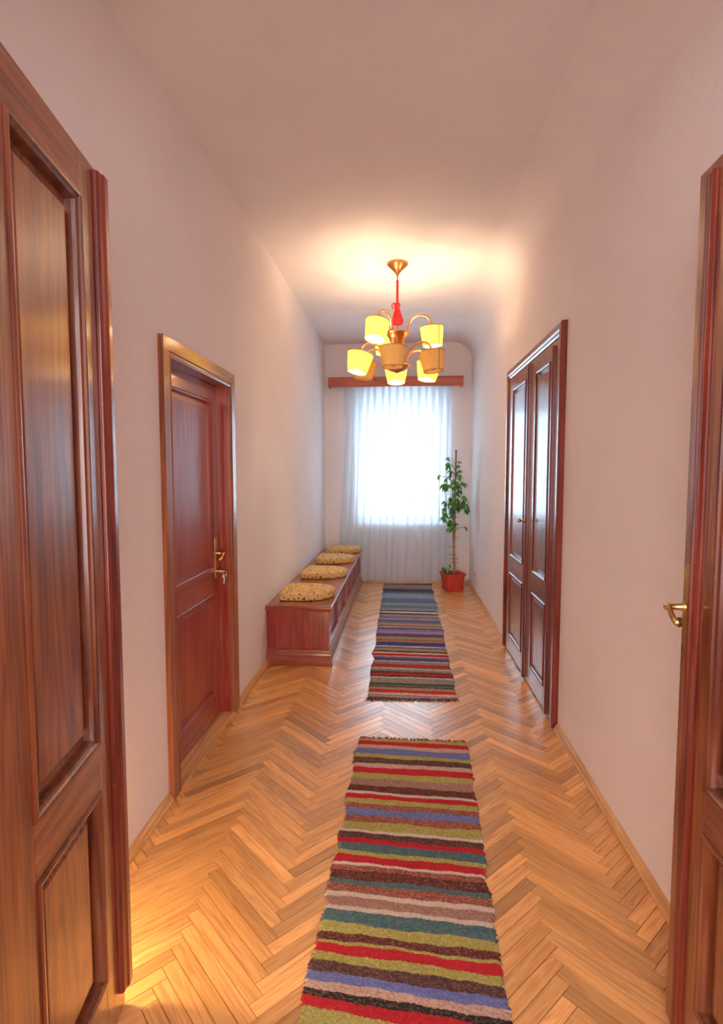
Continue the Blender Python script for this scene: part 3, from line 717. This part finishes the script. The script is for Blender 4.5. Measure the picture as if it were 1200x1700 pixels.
# ------------------------------------------------------------------ rugs
PAL = {'olive': (0.36, 0.31, 0.075), 'red': (0.50, 0.030, 0.038), 'beige': (0.60, 0.42, 0.33), 'blue': (0.14, 0.16, 0.38), 'brown': (0.085, 0.040, 0.038), 'black': (0.022, 0.018, 0.018),
       'maroon': (0.115, 0.020, 0.030), 'cream': (0.66, 0.54, 0.44), 'rust': (0.27, 0.070, 0.045), 'teal': (0.070, 0.135, 0.150), 'pinkmix': (0.42, 0.25, 0.19), 'grey': (0.20, 0.21, 0.235),
       'dgrey': (0.075, 0.085, 0.095), 'tealb': (0.12, 0.22, 0.27), 'bright': (0.045, 0.055, 0.55), 'violet': (0.13, 0.09, 0.36), 'pink': (0.50, 0.24, 0.25), 'green': (0.15, 0.20, 0.115), 'tan': (0.36, 0.25, 0.17), 'orange': (0.55, 0.13, 0.075), 'lblue': (0.24, 0.30, 0.46)}
SECOND = {'olive': (0.55, 0.50, 0.22), 'beige': (0.30, 0.16, 0.12), 'blue': (0.26, 0.30, 0.52), 'brown': (0.28, 0.16, 0.12), 'black': (0.22, 0.15, 0.10), 'maroon': (0.28, 0.17, 0.08), 'rust': (0.50, 0.28, 0.20), 'teal': (0.18, 0.26, 0.23), 'pinkmix': (0.20, 0.10, 0.07), 'grey': (0.42, 0.36, 0.34), 'tealb': (0.08, 0.10, 0.12)}
def make_rug(name, stripes, corners, nx, pitch, thick, seed, lab, ripple):
    """stripes: [(Y at centre line, slope dY/dX, colour)] from far to near; corners: far-left, far-right, near-right, near-left on the floor"""
    rng = random.Random(seed)
    fl, fr, nr, nl = [Vector(c) for c in corners]
    L_ = ((nl - fl).length + (nr - fr).length) / 2; rows = int(L_ / pitch) * 2
    org = Vector(((fl.x + fr.x + nl.x + nr.x) / 4, (fl.y + fr.y + nl.y + nr.y) / 4))
    wob_l = [rng.gauss(0, 0.0035) for _ in range(rows + 1)]; wob_r = [rng.gauss(0, 0.0035) for _ in range(rows + 1)]
    for w in (wob_l, wob_r):
        lo = [rng.gauss(0, 0.007) for _ in range(rows // 24 + 3)]
        for i in range(rows + 1): t = i / 24; k = int(t); w[i] += lo[k] + (lo[k + 1] - lo[k]) * (t - k)
    vs = []; cols = []; fs = []
    for j in range(rows + 1):
        t = j / rows; a = fl.lerp(nl, t); c = fr.lerp(nr, t)
        for i in range(nx + 1):
            s = i / nx; p = a.lerp(c, s)
            ex = wob_l[j] * (1 - s) ** 6 + wob_r[j] * s ** 6
            x = p.x + ex; y = p.y
            rib = 0.5 + 0.5 * math.cos(math.pi * j + (math.pi if (i % 2) else 0) * 0.5)
            zz = thick * (0.62 + 0.38 * rib) + ripple(x, y, s, t) + rng.uniform(0, 0.0009)
            if i in (0, nx) or j in (0, rows): zz = 0.0012
            vs.append((x - org.x, y - org.y, zz))
            yc = y; col = stripes[-1][2]
            for y_s, sl, cn in stripes:
                if yc > y_s + sl * (x - org.x) + 0.0025 * math.sin(x * 17 + y_s * 40) + 0.0016 * math.sin(x * 61 + y_s * 17):
                    break
                col = cn
            base = PAL[col]; sec = SECOND.get(col, tuple(c_ * 0.75 for c_ in base))
            r_ = rng.random(); k = 0.0
            if ((i // 1 + j) % 2 == 0): k = 0.16
            k = min(1, k + (0.55 if r_ > 0.74 else 0.0) * (1 if col not in ('red', 'cream') else 0.5))
            g = rng.uniform(0.80, 1.18)
            cols.append(tuple(min(1, (b_ * (1 - k) + s_ * k) * g) for b_, s_ in zip(base, sec)) + (1,))
    for j in range(rows):
        for i in range(nx):
            k = j * (nx + 1) + i; fs.append((k, k + nx + 1, k + nx + 2, k + 1))
    me = bpy.data.meshes.new(name); me.from_pydata(vs, [], fs)
    ca_ = me.color_attributes.new('weave', 'FLOAT_COLOR', 'POINT')
    ca_.data.foreach_set('color', [c_ for c in cols for c_ in c])
    for p in me.polygons: p.use_smooth = True
    me.materials.append(M['rug']); o = bpy.data.objects.new(name, me); COL.objects.link(o); o.location = (org.x, org.y, 0.0006)
    tag(o, lab, 'rug')
    # knotted fringe at the far and near ends
    def fringe(p0, p1, out, cset, n):
        b = B(); nm = len(cset); cl = []
        for i in range(n):
            t = (i + rng.uniform(0.1, 0.9)) / n; p = p0.lerp(p1, t) - org; l = rng.uniform(0.012, 0.034); dx = rng.uniform(-0.016, 0.016)
            q = [(p.x, p.y - out * 0.004, 0.006), (p.x + dx * 0.5, p.y + out * l * 0.5, rng.uniform(0.004, 0.010)), (p.x + dx, p.y + out * l, 0.003)]
            k0 = len(b.v); b.tube(q, [0.0034, 0.003, 0.0018], 5); c = PAL[rng.choice(cset)]; cl += [(*c, 1)] * (len(b.v) - k0)
        f_ = b.build('fringe', 'rug', o); a_ = f_.data.color_attributes.new('weave', 'FLOAT_COLOR', 'POINT'); a_.data.foreach_set('color', [x for c in cl for x in c])
        f_['kind'] = 'stuff'
    return o, fringe, (fl, fr, nr, nl)
def at_floor(x, y): p = at(x, y, 2, 0.0); return (p.x, p.y)
# near rug: stripe starts read down its centre line (pixels of a 3.158x crop that begins at 480,1200)
L1 = [(80, 'olive'), (112, 'red'), (133, 'beige'), (152, 'blue'), (186, 'olive'), (206, 'brown'), (234, 'beige'), (254, 'red'), (284, 'olive'), (312, 'pinkmix'), (350, 'maroon'), (386, 'cream'), (400, 'red'), (424, 'olive'), (450, 'rust'), (476, 'blue'),
      (511, 'rust'), (545, 'olive'), (590, 'cream'), (606, 'brown'), (640, 'red'), (668, 'teal'), (712, 'olive'), (736, 'red'), (776, 'cream'), (790, 'rust'), (816, 'maroon'), (864, 'teal'), (890, 'rust'), (936, 'cream'), (962, 'pinkmix'), (1012, 'cream'), (1036, 'teal'),
      (1106, 'olive'), (1160, 'maroon'), (1202, 'olive'), (1218, 'red'), (1272, 'olive'), (1322, 'brown'), (1386, 'blue'), (1440, 'beige'), (1490, 'black'), (1535, 'red'), (1600, 'olive')]
st = []
for cy, cn in L1:
    k = (cy - 80) / 1460.0; xc = 480 + (650 - 10 * k) / 3.158
    st.append((at_floor(xc, 1200 + cy / 3.158)[1], -0.035 - 0.062 * k, cn))
yy = st[-1][0]
for cn, d in (('teal', 0.06), ('beige', 0.05), ('brown', 0.05), ('olive', 0.06), ('red', 0.04), ('blue', 0.05)):
    yy -= d; st.append((yy, -0.10, cn))
A, Bc = at_floor(597, 1227), at_floor(774, 1235)
C_, D_ = at_floor(846, 1693), at_floor(497, 1693)
ext = lambda p, q, t: (p[0] + (q[0] - p[0]) * t, p[1] + (q[1] - p[1]) * t)
r1, fr1, cs = make_rug('rag_rug', st, (A, Bc, ext(Bc, C_, 1.20), ext(A, D_, 1.20)), 110, 0.0062, 0.0085, 3,
    'multicoloured red, olive and teal striped rag rug in the foreground',
    lambda x, y, s, t: 0.004 * max(0, math.sin(y * 7.3 + x * 2)) ** 3 + 0.003 * math.sin(y * 19 + 3 * x) * math.sin(x * 9) ** 2)
fr1(cs[0], cs[1], 1, ['red', 'maroon', 'rust', 'olive', 'brown'], 90)
L2 = [(172, 'dgrey'), (190, 'grey'), (222, 'rust'), (235, 'dgrey'), (265, 'tealb'), (285, 'pink'), (293, 'lblue'), (330, 'tealb'), (360, 'violet'), (370, 'grey'), (400, 'tealb'), (428, 'grey'), (450, 'dgrey'), (462, 'cream'), (475, 'dgrey'), (492, 'grey'), (512, 'rust'), (530, 'lblue'), (545, 'violet'), (562, 'green'), (582, 'pink'),
      (600, 'green'), (615, 'pink'), (630, 'dgrey'), (642, 'blue'), (665, 'pink'), (680, 'violet'), (700, 'dgrey'), (712, 'tan'), (742, 'rust'), (755, 'tan'), (768, 'dgrey'), (788, 'bright'), (806, 'cream'), (818, 'dgrey'), (828, 'tan'), (856, 'black'), (870, 'cream'), (884, 'red'), (906, 'beige'), (918, 'violet'), (938, 'dgrey'), (955, 'cream'), (962, 'grey'), (990, 'red'), (1020, 'green'), (1032, 'cream'),
      (1042, 'grey'), (1068, 'maroon'), (1090, 'red'), (1108, 'black'), (1122, 'cream'), (1132, 'grey'), (1164, 'tan'), (1180, 'dgrey'), (1200, 'green'), (1212, 'black'), (1222, 'tan'), (1248, 'red'), (1270, 'orange'), (1282, 'cream'), (1296, 'grey'), (1312, 'pink'), (1325, 'dgrey')]
st2 = [(at_floor(580 + 600 / 6, 940 + cy / 6.0)[1], -0.03, cn) for cy, cn in L2]
r2, fr2, cs = make_rug('rag_rug', st2, (at_floor(637, 970), at_floor(716, 970), at_floor(760, 1163), at_floor(608, 1161)), 64, 0.0125, 0.0085, 9,
    'narrow-striped blue, grey and pink rag rug reaching to the curtain',
    lambda x, y, s, t: 0.005 * max(0, math.sin(y * 5.1 + x * 1.2)) ** 4)
fr2(cs[3], cs[2], -1, ['maroon', 'violet', 'green', 'dgrey', 'brown'], 90); fr2(cs[0], cs[1], 1, ['rust', 'maroon', 'red', 'dgrey'], 60)

# ------------------------------------------------------------------ chandelier
CX, CY = -0.05, 4.68; CZ = ceil_z(CY) - 0.001
ch = empty('chandelier', (CX, CY, CZ)); tag(ch, 'copper chandelier with nine yellow fabric shades and a red tassel', 'chandelier')
b = B(); b.lathe([(0.0, 0.0), (0.084, 0.0), (0.086, -0.010), (0.078, -0.020), (0.050, -0.045), (0.026, -0.070), (0.012, -0.092), (0.008, -0.100), (0.0, -0.100)], 36); b.build('ceiling_canopy', 'copper', ch, smooth=True)
ZF = -0.555                                           # funnel rim
b = B(); b.tube([(0, 0, -0.095), (0, 0, ZF - 0.30)], 0.006, 10); b.build('rod', 'copper', ch, smooth=True)
b = B(); b.tube([(0, 0, -0.135), (0, 0, -0.145), (0, 0, -0.15), (0, 0, -0.33)], [0.008, 0.013, 0.0105, 0.0105], 12); b.build('cord_sleeve', 'red_cord', ch, smooth=True)
b = B(); n = 40; pr = [(0.011, -0.315), (0.024, -0.325), (0.026, -0.345), (0.017, -0.362), (0.022, -0.380), (0.034, -0.42), (0.044, -0.455), (0.046, -0.475), (0.038, -0.492), (0.018, -0.500), (0.0, -0.500)]
vs = []; fs = []
for r_, z in pr:
    for i in range(n): a = 2 * math.pi * i / n; q = r_ * (1 + (0.10 if i % 2 else -0.06) * (1 if z < -0.365 else 0)); vs.append((q * math.cos(a), q * math.sin(a), z))
for j in range(len(pr) - 1):
    for i in range(n): fs.append((j * n + i, j * n + (i + 1) % n, (j + 1) * n + (i + 1) % n, (j + 1) * n + i))
b.add(vs, fs); b.tube([(-0.012 + 0.022 * math.cos(t) - 0.012, -0.01, -0.345 + 0.022 * math.sin(t)) for t in [i * 6.283 / 14 for i in range(15)]], 0.005, 6, cap=False); b.build('tassel', 'red_cord', ch)
b = B(); b.lathe([(0.0, ZF - 0.002), (0.094, ZF), (0.104, ZF - 0.006), (0.104, ZF - 0.014), (0.088, ZF - 0.022), (0.068, ZF - 0.060), (0.047, ZF - 0.105), (0.034, ZF - 0.145), (0.026, ZF - 0.165), (0.034, ZF - 0.185), (0.024, ZF - 0.205), (0.020, ZF - 0.27), (0.024, ZF - 0.285), (0.0, ZF - 0.285)], 36); b.build('funnel', 'copper', ch, smooth=True)
ZD = ZF - 0.27
b = B(); b.lathe([(0.0, ZD), (0.105, ZD + 0.002), (0.112, ZD - 0.008), (0.100, ZD - 0.022), (0.060, ZD - 0.050), (0.022, ZD - 0.062), (0.010, ZD - 0.068), (0.0, ZD - 0.069)], 36); b.build('lower_dish', 'copper', ch, smooth=True)
def arm_and_shade(ang, r0, r1, z0, rise, ztop, lit, tilt, seam, h, rt, rb_):
    ca_, sa_ = math.cos(R(ang)), math.sin(R(ang))
    pts = []; rr = []
    for i in range(23):
        t = i / 22
        a = math.pi * (1 - t); r_ = (r0 + r1) / 2 + (r1 - r0) / 2 * math.cos(a)
        z = (z0 * (1 - t) + ztop * t) + rise * math.sin(a) ** 0.85 if 0 < i < 22 else (z0 if i == 0 else ztop)
        pts.append((r_ * ca_, r_ * sa_, z)); rr.append(0.0082)
    b = B(); b.tube(pts, rr, 10)
    # twisted leaf wire wound along the crown of the arm
    wind = []
    for i in range(60):
        t = 0.16 + 0.55 * i / 59; f = t * 22; k = min(21, int(f)); p = Vector(pts[k]).lerp(Vector(pts[k + 1]), f - k); a = i * 0.9
        wind.append((p.x - sa_ * 0.010 * math.cos(a), p.y + ca_ * 0.010 * math.cos(a), p.z + 0.010 * math.sin(a)))
    b.build('arm', 'copper', ch, smooth=True).name
    arm_o = ch.children[-1]
    B().tube(wind, 0.0026, 5).build('twisted_wire', 'brass', arm_o, smooth=True)
    # shade: an Empty-free mesh with its own origin at the top ring, tilted outward
    b = B(); b.lathe([(rt, 0.0), (rt - (rt - rb_) * 0.5, -h / 2), (rb_, -h)], 40)
    sh = b.build('lamp_shade', 'shade', ch, smooth=True); sh.location = (r1 * ca_, r1 * sa_, ztop + 0.004)
    # lean: the lower end swings outward
    ax = Vector((-sa_, ca_, 0)); sh.rotation_euler = Matrix.Rotation(R(-tilt), 3, ax).to_euler()
    for r_, z in ((rt, 0.0), (rb_, -h)):
        b = B(); b.tube([(r_ * math.cos(t), r_ * math.sin(t), z) for t in [i * 2 * math.pi / 36 for i in range(37)]], 0.0032, 6, cap=False)
        b.build('shade_binding', 'shade_trim', sh, smooth=True)
    if seam is not None:
        s_ = R(seam); b = B(); b.tube([((rt + 0.001) * math.cos(s_), (rt + 0.001) * math.sin(s_), 0), ((rb_ + 0.001) * math.cos(s_), (rb_ + 0.001) * math.sin(s_), -h)], 0.0042, 6); b.build('shade_seam', 'shade_trim', sh)
    b = B()
    for k in range(3):
        a = k * 2.0944; b.tube([(0, 0, -0.004), (rt * math.cos(a), rt * math.sin(a), -0.002)], 0.0018, 5)
    b.tube([(0, 0, 0.006), (0, 0, -0.018)], 0.009, 12); b.tube([(0, 0, -0.017), (0, 0, -0.0952)], 0.004, 8); b.build('lamp_holder', 'copper', sh)
    b = B(); b.lathe([(0.0, -0.095), (0.012, -0.097), (0.018, -0.103), (0.027, -0.113), (0.029, -0.122), (0.024, -0.133), (0.012, -0.141), (0.0, -0.143)], 20)
    b.build('bulb', 'bulb_on' if lit else 'bulb_off', sh, smooth=True)
    if lit:
        point_light('bulb_light', (0, 0, -0.052), LAMP_W, (1.0, 0.79, 0.50), 0.022, sh)
LAMP_W = 5.4
US, LS = ZF + 0.010, ZD + 0.012
for ang, lit, seam, tilt in ((238, True, None, 15), (-6, True, 305, 4), (112, True, None, 2)):
    arm_and_shade(ang, 0.088, 0.285, ZF, 0.120, US + 0.01, lit, tilt, seam, 0.148, 0.095, 0.080)
for ang, r1, lit, seam, tilt in ((266, 0.42, False, None, 3), (322, 0.35, False, 300, 7), (36, 0.34, True, None, -9), (92, 0.33, True, None, -9), (158, 0.30, False, None, 5), (214, 0.35, True, None, 13)):
    arm_and_shade(ang, 0.095, r1, ZD - 0.002, 0.125, LS + 0.035, lit, tilt, seam, 0.148, 0.105, 0.078)

# ------------------------------------------------------------------ plant in a red pot
px, py = 0.646, 7.02
pt = empty('potted_plant', (px, py, 0)); tag(pt, 'tall staked umbrella plant in a square red pot', 'plant')
def rsq(hw, r, z, n=5):
    out = []
    for cx, cy, a0 in ((hw - r, hw - r, 0), (-hw + r, hw - r, 90), (-hw + r, -hw + r, 180), (hw - r, -hw + r, 270)):
        for i in range(n): a = R(a0 + 90 * i / (n - 1)); out.append((cx + r * math.cos(a), cy + r * math.sin(a), z))
    return out
def loft(rings, nm, mt, par, fill_first=False, fill_last=False, rot=0.0):
    b = B(); n = len(rings[0]); vs = [v for r_ in rings for v in r_]
    vs = [(x * math.cos(rot) - y * math.sin(rot), x * math.sin(rot) + y * math.cos(rot), z) for x, y, z in vs]
    fs = [(j * n + i, j * n + (i + 1) % n, (j + 1) * n + (i + 1) % n, (j + 1) * n + i) for j in range(len(rings) - 1) for i in range(n)]
    if fill_first: fs.append(tuple(range(n))[::-1])
    if fill_last: fs.append(tuple(range((len(rings) - 1) * n, len(rings) * n)))
    b.add(vs, fs); return b.build(nm, mt, par)
rot = 0.30
loft([rsq(0.098, 0.03, 0.012), rsq(0.100, 0.03, 0.014), rsq(0.124, 0.03, 0.200), rsq(0.134, 0.03, 0.202), rsq(0.138, 0.03, 0.228), rsq(0.134, 0.03, 0.230), rsq(0.126, 0.03, 0.228), rsq(0.118, 0.03, 0.185)], 'pot', 'terracotta', pt, True, False, rot)
loft([rsq(0.104, 0.03, 0.0012), rsq(0.108, 0.03, 0.003), rsq(0.116, 0.03, 0.042), rsq(0.119, 0.03, 0.044), rsq(0.116, 0.03, 0.046), rsq(0.112, 0.03, 0.042), rsq(0.1045, 0.03, 0.011)], 'saucer', 'terracotta', pt, True, True, rot)
loft([rsq(0.119, 0.03, 0.196), rsq(0.080, 0.03, 0.207), rsq(0.030, 0.02, 0.212)], 'soil', 'soil', pt, False, True, rot)
sx = 0.010
b = B(); pts = [(sx + 0.010 * math.sin(z * 6), -0.012 + 0.006 * math.cos(z * 5), z) for z in [0.20 + 0.06 * i for i in range(22)]]
b.tube(pts, [0.018 - 0.0006 * i for i in range(22)], 10); b.build('stem', 'stem', pt, smooth=True)
b = B(); b.tube([(sx + 0.004, 0.010, 0.19), (sx + 0.016, 0.008, 1.77)], 0.0095, 10); b.tube([(sx + 0.016, 0.008, 1.765), (sx + 0.016, 0.008, 1.785)], 0.012, 10); b.build('stake', 'stake', pt, smooth=True)
for z, d in ((0.36, 1), (0.41, 1), (0.46, -1), (0.56, -1), (0.68, 1), (0.80, 1), (0.94, 1), (1.12, 1)):
    b = B(); b.tube([(sx + 0.023 * math.cos(t), 0.0 + 0.026 * math.sin(t), z) for t in [i * 6.2832 / 14 for i in range(15)]], 0.003, 6, cap=False)
    b.tube([(sx + d * 0.02, -0.02, z), (sx + d * 0.058, -0.025, z + 0.004)], 0.0032, 6); b.build('tie', 'twine', pt)
# palmate leaves: clusters read from the photo, held on short stalks off the stem
def leaf_mesh(Ln, Wd, droop):
    b = B(); n = 6; vs = []; fs = []
    for i in range(n + 1):
        t = i / n; w = Wd * math.sin(math.pi * (t ** 0.8) * 0.97 + 0.03) ** 0.8 if 0 < i < n else 0.0008
        z = -droop * t * t
        vs += [(Ln * t, -w, z - w * 0.25), (Ln * t, 0, z), (Ln * t, w, z - w * 0.25)]
    for i in range(n): k = 3 * i; fs += [(k, k + 1, k + 4, k + 3), (k + 1, k + 2, k + 5, k + 4)]
    b.add(vs, fs); o = b.build('leaf', 'leaf', pt, smooth=True, recalc=False); me = o.data; bpy.data.objects.remove(o); return me
leaf_ms = [leaf_mesh(0.082, 0.0155, 0.034), leaf_mesh(0.068, 0.014, 0.016), leaf_mesh(0.094, 0.0165, 0.056)]
rng = random.Random(12)
clusters = [(744, 768, 6, 1.0), (761, 772, 4, 0.6), (734, 791, 2, 0.8), (749, 783, 5, 0.8), (752, 796, 5, 0.8), (763, 788, 5, 0.7), (741, 804, 7, 1.15), (756, 800, 4, 0.7), (767, 800, 5, 0.8), (764, 814, 5, 0.8), (774, 804, 2, 0.6),
            (748, 826, 6, 0.95), (759, 828, 6, 0.9), (769, 830, 5, 0.9), (743, 836, 4, 0.8), (753, 842, 6, 1.0), (763, 840, 6, 0.9), (775, 842, 6, 1.0), (737, 842, 4, 0.8), (739, 852, 5, 0.9), (750, 856, 4, 0.8),
            (749, 872, 6, 1.0), (757, 868, 5, 0.8), (771, 874, 3, 0.7), (744, 866, 3, 0.7), (741, 943, 6, 0.9), (735, 941, 4, 0.7), (747, 936, 3, 0.6)]
clusters += [(cx + rng.uniform(-6, 6), cy + rng.uniform(-9, 9), 5, sc * 0.9) for cx, cy, nl, sc in clusters[:22] * 2]
for cx, cy, nl, sc in clusters:
    c = at(cx, cy, 1, py); c = Vector((min(c.x - px, 0.155), rng.uniform(-0.10, 0.06), c.z))
    dx = c.x - sx
    zs = max(0.20, c.z - 0.05 - abs(dx) * 0.3) if c.z > 0.5 else 0.20
    x_s = sx if c.z > 0.5 else sx - 0.05
    b = B(); m_ = Vector(((x_s + c.x) / 2, c.y / 2, (zs + c.z) / 2 + 0.03)); b.tube([(x_s, 0, zs), tuple(m_), tuple(c)], [0.0035, 0.0028, 0.0022], 6)
    b.build('leaf_stalk', 'twig', pt, smooth=True)
    a0 = rng.uniform(0, 6.28)
    nl = int(nl * 1.3)
    for i in range(nl):
        o = bpy.data.objects.new('leaf', rng.choice(leaf_ms)); COL.objects.link(o); o.parent = pt; o.location = c
        o.rotation_euler = (rng.uniform(-0.5, 0.5), rng.uniform(0.2, 1.05), a0 + 6.283 * i / nl + rng.uniform(-0.3, 0.3)); q = sc * rng.uniform(0.85, 1.1) * 1.08; o.scale = (q, q, q)

# ------------------------------------------------------------------ wall socket
so = empty('wall_socket', (XR, 6.79, 0.26)); tag(so, 'cream double wall socket low on the right wall', 'socket')
b = B(); b.box(-0.011, -0.0005, -0.075, 0.075, -0.042, 0.042); b.build('cover_plate', 'socket', so, bev=0.004)
for y in (-0.036, 0.036):
    b = B(); vs = []; fs = []; n = 20; pr = [(0.028, 0.011), (0.028, 0.013), (0.024, 0.013), (0.023, 0.006), (0.0, 0.006)]
    for r_, h in pr:
        for i in range(n): a = 2 * math.pi * i / n; vs.append((-h, y + r_ * math.cos(a), r_ * math.sin(a)))
    for j in range(len(pr) - 1):
        for i in range(n): fs.append((j * n + i, j * n + (i + 1) % n, (j + 1) * n + (i + 1) % n, (j + 1) * n + i))
    b.add(vs, fs); b.build('socket_well', 'socket_dark', so)

# ------------------------------------------------------------------ added night light, unseen behind the open leaf, to account for the warm floor pool
nl_ = empty('added_night_light', (XL, 1.42, 0.27)); tag(nl_, 'added small glowing plug-in night light, unseen behind the open left leaf', 'added night light')
b = B(); b.box(0.0005, 0.016, -0.028, 0.028, -0.040, 0.030); b.build('plug_base', 'socket', nl_, bev=0.004)
b = B(); pr = [(0.024, 0.016), (0.025, 0.030), (0.020, 0.044), (0.010, 0.052), (0.0, 0.054)]; vs = []; fs = []; n = 18
for r_, h in pr:
    for i in range(n): a = 2 * math.pi * i / n; vs.append((h, r_ * math.cos(a), r_ * math.sin(a)))
for j in range(len(pr) - 1):
    for i in range(n): fs.append((j * n + i, j * n + (i + 1) % n, (j + 1) * n + (i + 1) % n, (j + 1) * n + i))
b.add(vs, fs); b.build('lit_dome', emit('added_night_light_glow', (1.0, 0.72, 0.36), 14.0), nl_, smooth=True)
point_light('added_night_light_bulb', (0.085, 0, 0), 5.5, (1.0, 0.72, 0.36), 0.025, nl_)
